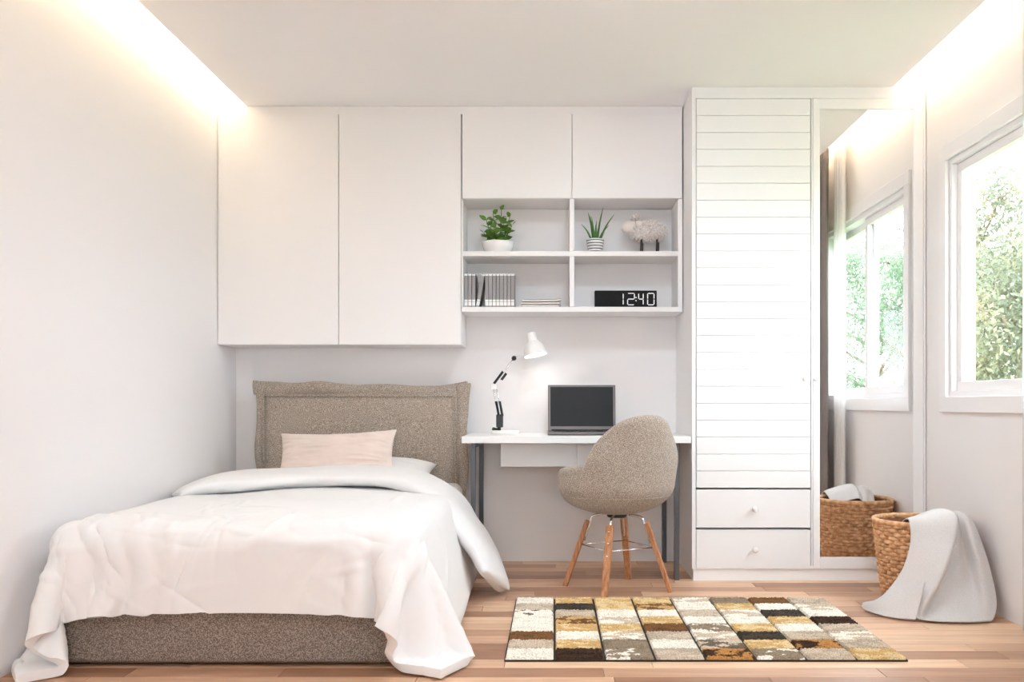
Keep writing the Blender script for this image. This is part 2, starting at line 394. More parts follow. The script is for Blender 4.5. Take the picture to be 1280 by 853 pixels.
MB().box(.089, .114, SY+.001, YB-.022, 1.458, 1.737).build('divider', M['cab'], sh, bevel=.001)
MB().box(.089, .114, SY+.001, YB-.022, 1.766, 2.054).build('divider', M['cab'], sh, bevel=.001)

# ---------------------------------------------------------------- wardrobe
YW = 4.70
WX0, WX1 = .718, 1.932
wd = thing('wardrobe', 'tall white wardrobe with grooved board door, two drawers and a mirror door', 'wardrobe', ((WX0+WX1)/2, YB, 0))
zf = lambda y: CAMZ+(506-y)/241.0
xf = lambda x: (x-692)/241.0
z_pl = zf(712); z_top = zf(116.5)
b = MB()
b.box(WX0, WX0+.02, YW, YB-.001, z_pl, z_top); b.box(WX1-.012, WX1, YW, YB-.001, z_pl, z_top)
b.box(WX0+.02, WX1-.012, YW, YB-.001, z_pl, z_pl+.018); b.box(WX0+.02, WX1-.012, YW, YB-.001, z_top-.026, z_top)
b.box(WX0+.02, WX1-.012, YB-.02, YB-.001, z_pl+.018, z_top-.026); b.box(xf(1014), xf(1016), YW, YB-.02, z_pl+.018, z_top-.026)
b.build('carcass', M['white'], wd, bevel=.0012, merge=False)
MB().box(WX0+.008, WX1, YW+.008, YB-.002, 0, z_pl-.0005).build('plinth', M['white'], wd, bevel=.001)
MB().box(WX0, WX1-.001, YW+.004, YB-.001, z_top+.0005, ZC-.001).build('top_filler', M['white'], wd, bevel=.001)
# slatted door
dx0, dx1 = WX0+.0225, xf(1013); dz0, dz1 = zf(610.5), z_top-.028
door = MB().box(dx0, dx1, YW+.005, YW+.02, dz0, dz1).build('door', M['white'], wd)
nb = 23; bh = (dz1-dz0)/nb
bx_, by_, bz_ = (dx1-dx0)/2, .008, bh/2-.0007
mb = MB().box(-bx_, bx_, -by_, by_, -bz_, bz_); bme = mb.mesh('board', M['white'])
bs = base_of(wd)
for k in range(nb):
    o = inst('board', bme, door, Vector(((dx0+dx1)/2, YW+.0045, dz0+(k+.5)*bh))-bs); fx(o, .0032)
def knob(parent, x, y, z, r=.0165):
    rot = Matrix.Rotation(math.pi/2, 3, 'X')
    b = MB().lathe([(.007, 0), (.006, .010), (.009, .015), (r, .020), (r*1.02, .026), (r*.8, .032), (r*.3, .0345), (0.0001, .035)], (x, y, z), 20, rot)
    return b.build('knob', M['gloss_white'], parent, smooth=True)
knob(door, xf(1005), YW-.003, zf(474), .013)
for za, zb in ((zf(660), zf(612.5)), (zf(711), zf(662.8))):
    d = MB().box(dx0, dx1, YW-.002, YW+.4, za, zb).build('drawer', M['white'], wd, bevel=.0015)
    knob(d, xf(943), YW-.002, (za+zb)/2)
# mirror door
mx0, mx1 = xf(1016.5), WX1-.0145; mz0, mz1 = zf(711), z_top-.028
ix0, ix1, iz0, iz1 = xf(1025), xf(1142), zf(697), zf(136.5)
b = MB(); b.box(mx0, ix0, YW-.002, YW+.018, mz0, mz1); b.box(ix1, mx1, YW-.002, YW+.018, mz0, mz1)
b.box(ix0, ix1, YW-.002, YW+.018, mz0, iz0); b.box(ix0, ix1, YW-.002, YW+.018, iz1, mz1)
md = b.build('mirror_door', M['white'], wd, bevel=.001, merge=False)
MB().box(ix0+.0003, ix1-.0003, YW+.004, YW+.014, iz0+.0003, iz1-.0003).build('mirror_pane', M['mirror'], md)['label'] = 'tall mirror glass'
knob(md, xf(1018.5), YW-.003, zf(474), .013)

# ---------------------------------------------------------------- desk
dk = thing('desk', 'white desk with two drawers and dark grey metal legs', 'desk', (.12, 5.0, 0))
MB().box(-.478, .7155, YW+.003, YB-.002, .716, .751).build('desktop', M['white'], dk, bevel=.0015)
DD = 4.90
b = MB(); b.box(-.286, .545, DD+.02, YB-.02, .581, .7155); b.build('drawer_box', M['white'], dk, bevel=.001)
for a, c in ((-.286, .1235), (.1265, .545)):
    MB().box(a, c, DD, DD+.0195, .580, .7150).build('drawer', M['white'], dk, bevel=.0015)
for xs in (-.420, .643):
    for yy in (YW+.02, YB-.05):
        MB().box(xs-.0125, xs+.0125, yy, yy+.03, 0, .69).build('leg', M['dark_metal'], dk, bevel=.002)
    MB().box(xs-.0125, xs+.0125, YW+.02, YB-.02, .69, .7155).build('leg_rail', M['dark_metal'], dk, bevel=.002)

# ---------------------------------------------------------------- desk lamp
LY = 5.08
lp = thing('desk_lamp', 'white architect desk lamp with bent arm at the left end of the desk', 'lamp', (-.272, LY, .751))
def px(x, y, D=LY): return Vector(((x-692)*D/1132, D, CAMZ+(506-y)*D/1132))
b = MB().lathe([(.0001, 0), (.076, 0), (.080, .004), (.080, .016), (.076, .021), (.0001, .021)], (-.272, LY, .7515), 40)
base = b.build('base', M['matte_white'], lp, smooth=True); smooth_angle(base)
piv = px(624, 530)
b = MB().tube([(piv.x, LY, .772), (piv.x, LY, piv.z-.02)], .010, 14); b.tube([(piv.x-.026, LY, piv.z-.03), (piv.x, LY, piv.z-.03)], .006, 10); b.sphere((piv.x-.030, LY, piv.z-.03), .011)
b.build('post', M['black'], lp, smooth=True)
p2 = px(626, 521)
b = MB().box(piv.x-.016, piv.x+.022, LY-.018, LY+.018, piv.z-.02, p2.z+.012); b.build('bracket', M['black'], lp, bevel=.004)
elb = px(616.5, 483); top = px(642.5, 448)
b = MB()
for dy in (-.008, .008):
    b.tube([(piv.x-.004, LY+dy, p2.z), (elb.x, LY+dy, elb.z)], .0035, 8)
    b.tube([(piv.x+.016, LY+dy, p2.z), (elb.x+.018, LY+dy, elb.z-.008)], .0028, 8)
b.build('lower_arm', M['chrome'], lp, smooth=True)
b = MB()
for dy in (-.008, .008): b.tube([(elb.x, LY+dy, elb.z), (top.x, LY+dy, top.z)], .0035, 8)
b.build('upper_arm', M['chrome'], lp, smooth=True)
b = MB(); b.box(elb.x-.014, elb.x+.022, LY-.012, LY+.012, elb.z-.02, elb.z+.012); b.build('elbow', M['matte_white'], lp, bevel=.004)
b = MB(); b.sphere(top, .014); b.tube([top+Vector((0, -.02, 0)), top+Vector((0, .02, 0))], .010, 12); b.build('head_joint', M['black'], lp, smooth=True)
def spring(p0, p1, r=.0075, turns=16):
    p0 = Vector(p0); p1 = Vector(p1); d = (p1-p0); dn = d.normalized(); a = dn.cross(Vector((0, 1, 0))).normalized(); c = Vector((0, 1, 0))
    pts = []
    for k in range(turns*10+1):
        t = k/(turns*10); an = 2*math.pi*turns*t
        pts.append(p0+d*t+(a*math.cos(an)+c*math.sin(an))*r*.7)
    return MB().tube(pts, r*.34, 6)
for (u0, u1, off) in ((0.02, .50, .0), (.02, .50, .020)):
    a = Vector((piv.x, LY-.014, p2.z)); e = Vector((elb.x, LY-.014, elb.z)); o_ = Vector((off, 0, 0))
    spring(a.lerp(e, u0)+o_, a.lerp(e, u1)+o_).build('spring', M['black'], lp, smooth=True)
for (u0, u1, off) in ((.08, .5, -.004), (.3, .52, .016)):
    a = Vector((elb.x, LY-.014, elb.z)); e = Vector((top.x, LY-.014, top.z)); o_ = Vector((off*.8, 0, -off*.7))
    spring(a.lerp(e, u0)+o_, a.lerp(e, u1)+o_).build('spring', M['black'], lp, smooth=True)
# shade
sc_c = px(669.5, 444.5)
ax = (sc_c-px(664.5, 417)); ax = Vector((ax.x, -.012, ax.z)).normalized()
zq = Vector((0, 0, -1)).rotation_difference(Vector((.20, -.10, -1)).normalized()).to_matrix()
prof = [(.064, 0), (.0635, .012), (.061, .028), (.054, .048), (.043, .066), (.031, .078), (.0255, .086), (.0250, .125), (.0235, .131), (.0001, .132)]
inner = [(r-.0025 if r > .01 else r, max(z-.002, 0)) for r, z in prof]
b = MB(); b.lathe(prof, sc_c, 40, zq, cap=False); b.lathe(inner[:-1]+[(.0001, .128)], sc_c, 40, zq, cap=False)
shade = b.build('shade', M['matte_white'], lp, smooth=True)
b = MB().lathe([(.0001, .004), (.055, .004), (.055, .009), (.0001, .012)], sc_c, 32, zq); b.build('bulb', M['bulb'], shade, smooth=True)
MB().tube([top, top.lerp(sc_c, .5)+Vector((0, 0, .012)), sc_c+Vector((-.045, .0, .045))], .006, 10).build('neck', M['matte_white'], lp, smooth=True)

# ---------------------------------------------------------------- laptop
LX0, LX1 = -.032, .350; LPY = 5.10
lt = thing('laptop', 'grey laptop with a black screen opened on the desk', 'laptop', (.16, LPY-.1, .752))
MB().box(LX0, LX1, LPY-.25, LPY, .7525, .770).build('keyboard_base', M['laptop'], lt, bevel=.004)
kb = MB()
for r in range(5):
    for c in range(14): kb.box(LX0+.03+c*.0231, LX0+.03+c*.0231+.0195, LPY-.14+r*.024, LPY-.14+r*.024+.020, .7695, .7725)
kb.build('keys', M['laptop_key'], lt, merge=False)['kind'] = 'stuff'
tilt = math.radians(7)
lid = bpy.data.objects.new('screen_lid', MB().box(LX0, LX1, -.004, .004, 0, .262).mesh('screen_lid', M['laptop'])); COL.objects.link(lid)
lid.parent = lt; lid.location = Vector((0, LPY+.004, .768))-Vector((.16, LPY-.1, .752))
lid.data.transform(Matrix.Translation((-.0, 0, 0))); lid.location.x = -.16; lid.rotation_euler = (-tilt, 0, 0); fx(lid, .003)
d = MB().box(LX0+.014, LX1-.014, -.0052, -.003, .026, .250).build('display', M['screen'], lid, local=True)
MB().tube([(LX0+.02, -.004, .004), (LX1-.02, -.004, .004)], .0055, 10).build('hinge', M['black'], lid, local=True, smooth=True)

# ---------------------------------------------------------------- shelf objects
PY = 5.12; SZ1 = 1.7655; SZ0 = 1.4575
def pp(x, y, D=PY): return Vector(((x-692)*D/1132, D, CAMZ+(506-y)*D/1132))
# jade plant
c = pp(622.5, 300); pot = thing('potted_plant', 'bushy jade plant with oval leaves in a low white bowl', 'plant', (c.x, PY, SZ1))
b = MB().lathe([(.0001, 0), (.066, 0), (.074, .008), (.086, .038), (.0925, .066), (.0915, .068), (.087, .066), (.082, .046), (.0001, .046)], (c.x, PY, SZ1), 40)
b.build('bowl', M['gloss_white'], pot, smooth=True)
MB().lathe([(.0001, .054), (.083, .052), (.083, .048), (.0001, .046)], (c.x, PY, SZ1), 24).build('soil', M['soil'], pot, smooth=True)
def leaf_mesh(name, L, W, m, fold=.25, curl=.15, n=6):
    b = MB(); vs = []; fs = []
    for i in range(n+1):
        t = i/n; wdt = W/2*math.sin(math.pi*min(1, t**.75*.97+.02))**.8; zc = -curl*L*t*t
        vs += [(-wdt, L*t, zc+fold*wdt), (0, L*t, zc), (wdt, L*t, zc+fold*wdt)]
    for i in range(n):
        a = i*3; fs += [(a, a+1, a+4, a+3), (a+1, a+2, a+5, a+4)]
    return b.add(vs, fs).mesh(name, m, True)
jl = leaf_mesh('leaf', .074, .046, M['leaf'], fold=.15)
r2 = random.Random(3)
stems = [(-.045, -.01, 608, 276), (-.02, .01, 616, 266), (.02, -.015, 627, 264), (.035, .01, 637, 270), (0, .02, 630, 276), (-.03, .02, 604, 290), (.05, -.01, 640, 284), (.0, -.03, 617, 287)]
for (ox, oy, tx, ty) in stems:
    tp = pp(tx, ty); tp.y += oy*2; bs0 = Vector((c.x+ox*.6, PY+oy, SZ1+.05))
    mid = bs0.lerp(tp, .5)+Vector((0, 0, .008))
    pts = [Vector(p) for p in catmull([bs0, mid, tp], 9)]
    MB().tube(pts, [.0032-.0002*i for i in range(9)], 6).build('stem', M['stem'], pot, smooth=True)
    nl = 5; base_az = r2.uniform(0, 6.28)
    for k in range(nl):
        f = .30+.70*k/(nl-1); p = pts[min(8, int(f*8))]
        for sd in (0, 1):
            az = base_az+k*1.7+sd*math.pi+r2.uniform(-.3, .3); up = r2.uniform(.25, .6)+(.5 if k == nl-1 else 0)
            s_ = r2.uniform(.75, 1.05)*(1.0-.40*f)
            inst('leaf', jl, pot, p-Vector((c.x, PY, SZ1)), (up, r2.uniform(-.9, .9), az), (s_, s_, s_))
# aloe
c2 = pp(744, 300); al = thing('potted_plant', 'small spiky aloe in a white pot with black stripes', 'plant', (c2.x, PY, SZ1))
hp = .085
MB().lathe([(.0001, 0), (.036, 0), (.0385, .004), (.050, hp-.003), (.050, hp), (.046, hp), (.044, hp-.014), (.0001, hp-.014)], (c2.x, PY, SZ1), 36).build('pot', M['gloss_white'], al, smooth=True)
for k in range(5):
    z = .012+k*.0155; r = .0385+(.0115)*(z-.004)/(hp-.007)+.0004
    MB().lathe([(r, z), (r+.0006, z+.0006), (r+.0010, z+.0040), (r+.0004, z+.0046)], (c2.x, PY, SZ1), 36, cap=False).build('stripe', M['black'], al, smooth=True)
MB().lathe([(.0001, hp-.010), (.0455, hp-.011), (.0455, hp-.014)], (c2.x, PY, SZ1), 24).build('soil', M['soil'], al, smooth=True)
for (tx, ty, dy) in ((726, 280, -.01), (735, 264, .02), (739, 272, -.03), (746, 274, .03), (754, 259, .0), (768, 268, -.01), (762, 280, .03), (744, 283, -.05), (750, 279, -.03), (737, 268, .01)):
    tp = pp(tx, ty); tp.y += dy; b0 = Vector((c2.x+(tp.x-c2.x)*.22, PY+dy*.3, SZ1+hp-.012)); d = tp-b0
    pts = [Vector(p) for p in catmull([b0, b0.lerp(tp, .5)+Vector((d.x*-.06, 0, .008)), tp], 9)]
    sd = Vector((d.z, 0, -d.x)).normalized()
    bq = MB(); vs = []; fs = []
    for i, p in enumerate(pts):
        wv = .0068*(1-(i/8))**.7+.0003
        vs += [p-sd*wv+Vector((0, -wv*.5, 0)), p+Vector((0, wv*.35, 0)), p+sd*wv+Vector((0, -wv*.5, 0)), p+Vector((0, -wv*.15, 0))]
    for i in range(8):
        for k in range(4): fs.append((i*4+k, i*4+(k+1) % 4, (i+1)*4+(k+1) % 4, (i+1)*4+k))
    fs += [(0, 1, 2, 3), (35, 34, 33, 32)]
    bq.add(vs, fs).build('leaf', M['aloe'], al, smooth=True)
# sheep
cb_ = pp(810, 290); sp = thing('sheep_figurine', 'white woolly toy sheep with dark legs on the shelf', 'figurine', (cb_.x, PY, SZ1))
b = MB(); b.sphere((cb_.x, PY, cb_.z), (.104, .062, .059), 32, 18)
rs = random.Random(5)
for k in range(330):
    zq_ = 1-2*(k+.5)/330; rq = math.sqrt(1-zq_*zq_); aq = k*2.39996
    dq = Vector((rq*math.cos(aq), rq*math.sin(aq), zq_)); cq = Vector((cb_.x+dq.x*.104, PY+dq.y*.062, cb_.z+dq.z*.059))
    b.sphere(cq+Vector((rs.uniform(-.003, .003), 0, rs.uniform(-.003, .003))), rs.uniform(.0075, .0105), 7, 5)
b.build('body', M['wool'], sp, smooth=True, merge=False)
hd = pp(786, 284)
b = MB(); b.sphere((0, 0, 0), (.046, .036, .035), 24, 14)
cc = hd+Vector((0, -.012, 0)); R_ = Matrix.Rotation(-.35, 3, 'Y')
b.v = [tuple(cc+R_ @ Vector(p)) for p in b.v]
head = b.build('head', M['sheep_skin'], sp, smooth=True)
for dy, ddx in ((-.040, .012), (.020, .016)):
    b = MB(); e = pp(797, 281); e = Vector((e.x+ddx-.01, PY-.012+dy, e.z+(-.002 if dy < 0 else .016))); b.sphere(e, (.019, .008, .016), 14, 8)
    b.build('ear', M['sheep_skin'], sp, smooth=True)
tf = pp(793, 272)
b = MB()
for k in range(26): b.sphere((tf.x+.006+rs.uniform(-.02, .02), PY-.012+rs.uniform(-.02, .02), tf.z-.002+rs.uniform(-.010, .010)), rs.uniform(.007, .010), 8, 6)
b.build('forelock', M['wool'], sp, smooth=True, merge=False)
for lx, dy in ((800.5, -.03), (803, .03), (820, -.03), (823, .03)):
    q = pp(lx, 300); MB().tube([(q.x, PY+dy, SZ1+.0005), (q.x+.001, PY+dy, SZ1+.006), (q.x+.003, PY+dy, cb_.z-.03)], [.0075, .0068, .006], 12).build('leg', M['sheep_leg'], sp, smooth=True)
# books
def book(x, label, group, lean=0.0, h=.192, wdt=.0184, dep=.135):
    t = thing('book', label, 'book', (x, PY-.06, SZ0), group=group)
    b = MB(); b.box(-wdt/2, -wdt/2+.0018, 0, dep, 0, h); b.box(wdt/2-.0018, wdt/2, 0, dep, 0, h); b.box(-wdt/2, wdt/2, -.0012, .0012, 0, h)
    b.build('cover', M['book'], t, local=True, bevel=.0012, merge=False)
    MB().box(-wdt/2+.0018, wdt/2-.0018, .0015, dep-.004, .003, h-.003).build('pages', M['paper'], t, local=True)
    for z0, z1 in ((.012, .034), (.0365, .046), (h-.012, h-.002)):
        MB().box(-wdt/2+.0002, wdt/2-.0002, -.0019, -.0010, z0, z1).build('spine_band', M['book_band'], t, local=True)
    t.rotation_euler = (0, lean, 0)
    return t
G3 = 'grey books with white spine bands on the shelf'
x = -.4995+.0105
for k, lb in enumerate(('grey banded book in the trio, pressed against the shelf side', 'grey banded book in the middle of the trio by the shelf side', 'grey banded book of the trio that faces the leaning book')):
    book(x+k*.0212, lb, G3)
xr0 = pp(606.2, 0, PY-.06).x+.0103
OD = ['first', 'second', 'third', 'fourth', 'fifth', 'sixth', 'seventh', 'eighth']
for k in range(8): book(xr0+k*.0207, 'upright grey banded book, %s after the leaning book in the row of eight' % OD[k], G3)
lean = .178
bl = book(xr0-.0092-.0008-.192*math.sin(lean)-.0092*math.cos(lean), 'grey banded book leaning against the row of upright books', G3, lean)
bl.location.z += .0092*math.sin(lean)+.0003
# magazines
mags = ['lowest', 'middle', 'top']
mc = pp(676, 380)
for k in range(3):
    t = thing('magazine', ['thin grey magazine at the bottom of the small flat pile', 'thin pale magazine in the middle of the small flat pile', 'thin grey magazine curling on top of the small flat pile'][k], 'magazine', (mc.x+(k-1)*.004, PY-.06, SZ0+.0005+k*.0145), group='magazines lying on the shelf')
    W_, H_ = .215, .15; bend = [.000, .003, .012][k]
    def fn(u, v, zz, t_=bend): return Vector(((u-.5)*W_, (v-.3)*H_, zz+(t_*max(0, (u-.80)/.2)**1.3*(.6) if t_ > .01 else 0)+.0008*math.sin(u*9+k)))
    for nm, z0, m_, th in (('cover', .0118, M['mag'], .0022), ('pages', .0058, M['paper'], .0090)):
        b = MB(); b.grid(lambda u, v: fn(u, v, z0), 18, 4); b.build(nm, m_, t, local=True, smooth=True, solid=th)
    t.rotation_euler = (0, 0, (.03, -.05, .04)[k])
# clock
k0, k1 = pp(743.5, 0, 5.05).x, pp(821, 0, 5.05).x
ck = thing('digital_clock', 'black slab digital clock showing 12:40 in pale digits', 'clock', ((k0+k1)/2, 5.05, SZ0))
CH = .096
MB().box(k0, k1, 5.05, 5.10, SZ0, SZ0+CH).build('case', M['clock_body'], ck, bevel=.002)
SEG = {'1': 'bc', '2': 'abged', '4': 'fgbc', '0': 'abcdef'}
def digit(ch, x, z, wd_, h):
    b = MB(); th = .0050; y0, y1 = 5.0485, 5.0502
    def seg(p, q):
        p = Vector(p); q = Vector(q); d = (q-p).normalized(); n = Vector((-d.y, d.x)); g = d*.0014; hth = th/2
        P = [p+g, p+g+d*hth+n*hth, q-g-d*hth+n*hth, q-g, q-g-d*hth-n*hth, p+g+d*hth-n*hth]
        vs = [(v.x, y0, v.y) for v in P]+[(v.x, y1, v.y) for v in P]
        b.add(vs, [tuple(range(6)), tuple(range(11, 5, -1))]+[(i, (i+1) % 6, 6+(i+1) % 6, 6+i) for i in range(6)])
    a, m_, t_ = z, z+h/2, z+h
    L = {'a': ((x, t_), (x+wd_, t_)), 'b': ((x+wd_, m_), (x+wd_, t_)), 'c': ((x+wd_, a), (x+wd_, m_)), 'd': ((x, a), (x+wd_, a)), 'e': ((x, a), (x, m_)), 'f': ((x, m_), (x, t_)), 'g': ((x, m_), (x+wd_, m_))}
    for s_ in SEG[ch]: seg(*L[s_])
    b.build('digit', M['digit'], ck)
dz = SZ0+.016; dh = .064
P_ = lambda q: pp(q, 0, 5.05).x
digit('1', P_(779)-.034, dz, .034, dh); digit('2', P_(784.5), dz, P_(793)-P_(784.5), dh)
digit('4', P_(796.5)+.008, dz, P_(804)-P_(796.5)-.008, dh); digit('0', P_(809.5), dz, P_(817.5)-P_(809.5), dh)
for zz in (.36, .64): MB().box(P_(795)-.003, P_(795)+.003, 5.0485, 5.0502, dz+dh*zz-.003, dz+dh*zz+.003).build('colon_dot', M['digit'], ck)

# ---------------------------------------------------------------- rug
RX0, RX1, RY0, RY1 = -.176, 1.262, 3.225, 4.232
rug = thing('patchwork_rug', 'patchwork shag rug of brown, gold, cream and charcoal blocks', 'rug', ((RX0+RX1)/2, (RY0+RY1)/2, 0))
MB().box(RX0, RX1, RY0, RY1, .0005, .007).build('backing', mat('rug_backing', srgb(48, 38, 30), .95), rug)
Wc, Sc, Tc, TLc, Kc, Bc, Dc, Pc, Gc = srgb(246, 241, 231), srgb(208, 193, 174), srgb(208, 172, 118), srgb(226, 202, 156), srgb(74, 66, 58), srgb(128, 90, 56), srgb(70, 50, 36), srgb(150, 134, 114), srgb(116, 106, 94)
def rug_mat(n, a, c2_, f):    # f = share of second colour
    s = .5+.16*(1-2*f)
    m = mix_mat('rug_'+n, [a, a, c2_, c2_] if c2_ else [a, a], 12, .97, .9, stretch=(1, 1.7, 1), detail=7, bscale=240, rand=True, lo=s-.05, hi=s+.05)
    nt = m.node_tree; tc = nt.nodes.new('ShaderNodeTexCoord'); nn = nt.nodes.new('ShaderNodeTexNoise'); nn.inputs['Scale'].default_value = 190; nn.inputs['Detail'].default_value = 1
    r_ = nt.nodes.new('ShaderNodeValToRGB'); r_.color_ramp.elements[0].position = .36; r_.color_ramp.elements[1].position = .56
    r_.color_ramp.elements[0].color = (.74, .71, .66, 1); r_.color_ramp.elements[1].color = (1.06, 1.05, 1.03, 1)
    mx = nt.nodes.new('ShaderNodeMix'); mx.data_type = 'RGBA'; mx.blend_type = 'MULTIPLY'; mx.inputs[0].default_value = 1
    rp = [q for q in nt.nodes if q.type == 'VALTORGB' and q is not r_][0]
    nt.links.new(tc.outputs['Object'], nn.inputs['Vector']); nt.links.new(nn.outputs['Fac'], r_.inputs['Fac'])
    nt.links.new(rp.outputs['Color'], mx.inputs[6]); nt.links.new(r_.outputs['Color'], mx.inputs[7]); nt.links.new(mx.outputs[2], nt.nodes['Principled BSDF'].inputs['Base Color'])
    return m
def vary(cc, f): return tuple(min(1, q*f) for q in cc)
RM = {'W': rug_mat('cream', Wc, vary(Wc, .88), .4), 'S': rug_mat('beige', Sc, vary(Sc, .8), .45), 'T': rug_mat('gold', Tc, TLc, .45), 'L': rug_mat('pale_gold', TLc, Tc, .35),
      'K': rug_mat('charcoal', Kc, vary(Kc, .75), .4), 'B': rug_mat('brown', Bc, vary(Bc, .8), .4), 'D': rug_mat('dark_brown', Dc, vary(Dc, .6), .4), 'P': rug_mat('taupe', Pc, vary(Pc, .82), .4),
      'w': rug_mat('cream_grey', Wc, Gc, .33), 'b': rug_mat('gold_brown', Tc, Bc, .45), 's': rug_mat('beige_cream', Sc, Wc, .5), 'p': rug_mat('taupe_cream', Pc, Wc, .28),
      'd': rug_mat('gold_dark', srgb(190, 138, 80), Dc, .5), 'g': rug_mat('grey_beige', Gc, Sc, .5)}
cols = ['WSwWWBSW', 'TKSbTWTD', 'LLWsTsPp', 'LbWTBSWS', 'sWSWpsgd', 'PTsWTKTp', 'BWKTWSdS', 'SsWDSsST']
CW, CL = (RX1-RX0)/8, (RY1-RY0)/8
def pile_mesh(seed, m):
    b = MB(); nu, nv = 34, 26
    def fn(u, v):
        x_ = (u-.5)*(CW-.007); y_ = (v-.5)*(CL-.003)
        e = min(u, 1-u, v, 1-v); edge = 0 if e < 1e-6 else 1
        jx = rng.uniform(-.0016, .0016)*edge; jy = rng.uniform(-.0016, .0016)*edge
        return Vector((x_+jx, y_+jy, .006+edge*(.007+rng.uniform(0, .006))))
    return b.grid(fn, nu, nv).mesh('pile_block', m, False)
rb = base_of(rug)
for ci, cl in enumerate(cols):
    for ri, ch in enumerate(cl):
        me = pile_mesh(ci*8+ri, RM[ch])
        inst('pile_block', me, rug, Vector((RX0+(ci+.5)*CW, RY1-(ri+.5)*CL, 0))-rb)

# ---------------------------------------------------------------- desk chair (bucket shell on wooden legs)
CHX, CHY = .315, 4.50
chair = thing('desk_chair', 'taupe tweed bucket chair on four splayed wooden legs at the desk', 'chair', (CHX, CHY, 0), math.radians(28))
def sstep(a, b_, x): t = min(1, max(0, (x-a)/(b_-a))); return t*t*(3-2*t)
def rim(a):   # a in degrees from the back, 0..180
    a = abs(a)
    dome = .24*max(0, math.cos(min(1, a/62)*math.pi/2))**.52
    h = .63+dome
    return h-.02*sstep(66, 105, a)-.085*sstep(100, 142, a)-.04*sstep(140, 170, a)
NA = 120
def shell(u, v):
    a = u*360-180.0; A = math.radians(a); zr = rim(a); up = (zr-.47)/.39
    dirv = Vector((math.sin(A), -math.cos(A)))
    R0 = .258+.034*abs(math.sin(A))**2
    th = .056
    zb = .372
    shoulder = .535-.09*sstep(95, 150, abs(a))
    def outer(z):
        lean_ = .05*max(0, z-.5)/.36
        nar = -.05*sstep(.62, .86, z)*sstep(10, 50, abs(a))
        return R0+lean_+nar
    if v < .3:
        t = v/.3; r = outer(shoulder)*math.sin(t*math.pi/2)**.9; z = zb+(shoulder-zb)*(1-math.cos(t*math.pi/2)**1.0)*1.0
    elif v < .56:
        t = (v-.3)/.26; z = shoulder+(zr-.03-shoulder)*t; r = outer(z)
    elif v < .70:
        t = (v-.56)/.14; z = zr-.03+.03*math.sin(t*math.pi); r = outer(zr-.03)-th/2+th/2*math.cos(t*math.pi)
    elif v < .86:
        t = (v-.70)/.16; z = (zr-.03)+(.475-(zr-.03))*t; r = outer(max(z, .5))-th-.03*t*t
    else:
        t = (v-.86)/.14; r = (outer(.5)-th-.03)*(1-t); z = .475-.012*math.sin(t*math.pi/2)
    r = max(r, .0008)
    return Vector((dirv.x*r*1.0, dirv.y*r, z))
b = MB(); b.grid(shell, NA, 61, True); 
n0 = len(b.v)
b.build('seat_shell', M['tweed'], chair, local=True, smooth=True, sub=1, merge=False)
seam = []
for k in range(61):
    a = -95+190*k/60; A = math.radians(a); zz = .470; R0 = .247+.032*abs(math.sin(A))**2
    seam.append((math.sin(A)*(R0+.0005), -math.cos(A)*(R0+.0005), zz))
MB().tube(seam, .002, 6).build('seam', M['tweed'], chair, local=True, smooth=True)
b = MB(); b.lathe([(.0001, .358), (.045, .358), (.05, .362), (.05, .378), (.0001, .380)], (0, 0, 0), 28); b.build('under_plate', M['black'], chair, local=True, smooth=True)
for k in range(4):
    ang = math.radians(45+90*k); dv = Vector((math.cos(ang), math.sin(ang), 0)); tv = Vector((-dv.y, dv.x, 0))
    pb = dv*.268+Vector((0, 0, .0005)); pt = dv*.150+Vector((0, 0, .335))
    lg = MB().bar(pb, pt, .030, .021, .036, .023, side=tv).build('leg', M['chair_wood'], chair, local=True, bevel=.003)
    b = MB(); q0 = pb.lerp(pt, .70)-dv*.016; q1 = pb.lerp(pt, 1.0)-dv*.014; q2 = dv*.118+Vector((0, 0, .362)); q3 = dv*.06+Vector((0, 0, .372))
    b.tube([Vector(p) for p in catmull([q0, q1, q2, q3], 14)], .0065, 10); b.build('bracket', M['chrome'], chair, local=True, smooth=True)
    b = MB()
    for f in (.58, .76, .92):
        c0 = pb.lerp(pt, f)+dv*.0115; b.lathe([(.0001, 0), (.005, 0), (.005, .003), (.0001, .004)], c0, 12, Vector((0, 0, 1)).rotation_difference(Vector((dv.x, dv.y, .33)).normalized()).to_matrix())
    b.build('screw', M['chrome'], lg, local=True, smooth=True)
b = MB(); rr = .186
cs = [Vector((math.cos(math.radians(45+90*k))*rr, math.sin(math.radians(45+90*k))*rr, .215)) for k in range(4)]
for k in range(4): MB().tube([cs[k], cs[(k+1) % 4]], .0032, 8).build('stretcher', M['chrome'], chair, local=True, smooth=True)

# ---------------------------------------------------------------- bed
BX0, BX1, BYF, BYH = -1.752, -.505, 3.158, 5.12
bed = thing('bed', 'single bed with taupe tweed base and padded headboard against the back wall', 'bed', ((BX0+BX1)/2, 4.2, 0))
MB().box(BX0, BX1, BYF, BYH, .012, .30).build('base', M['tweed_base'], bed, bevel=.02, seg=4)
for fx_ in (BX0+.08, BX1-.08):
    for fy in (BYF+.08, BYH-.08): MB().box(fx_-.03, fx_+.03, fy-.03, fy+.03, 0, .013).build('foot', M['black'], bed)
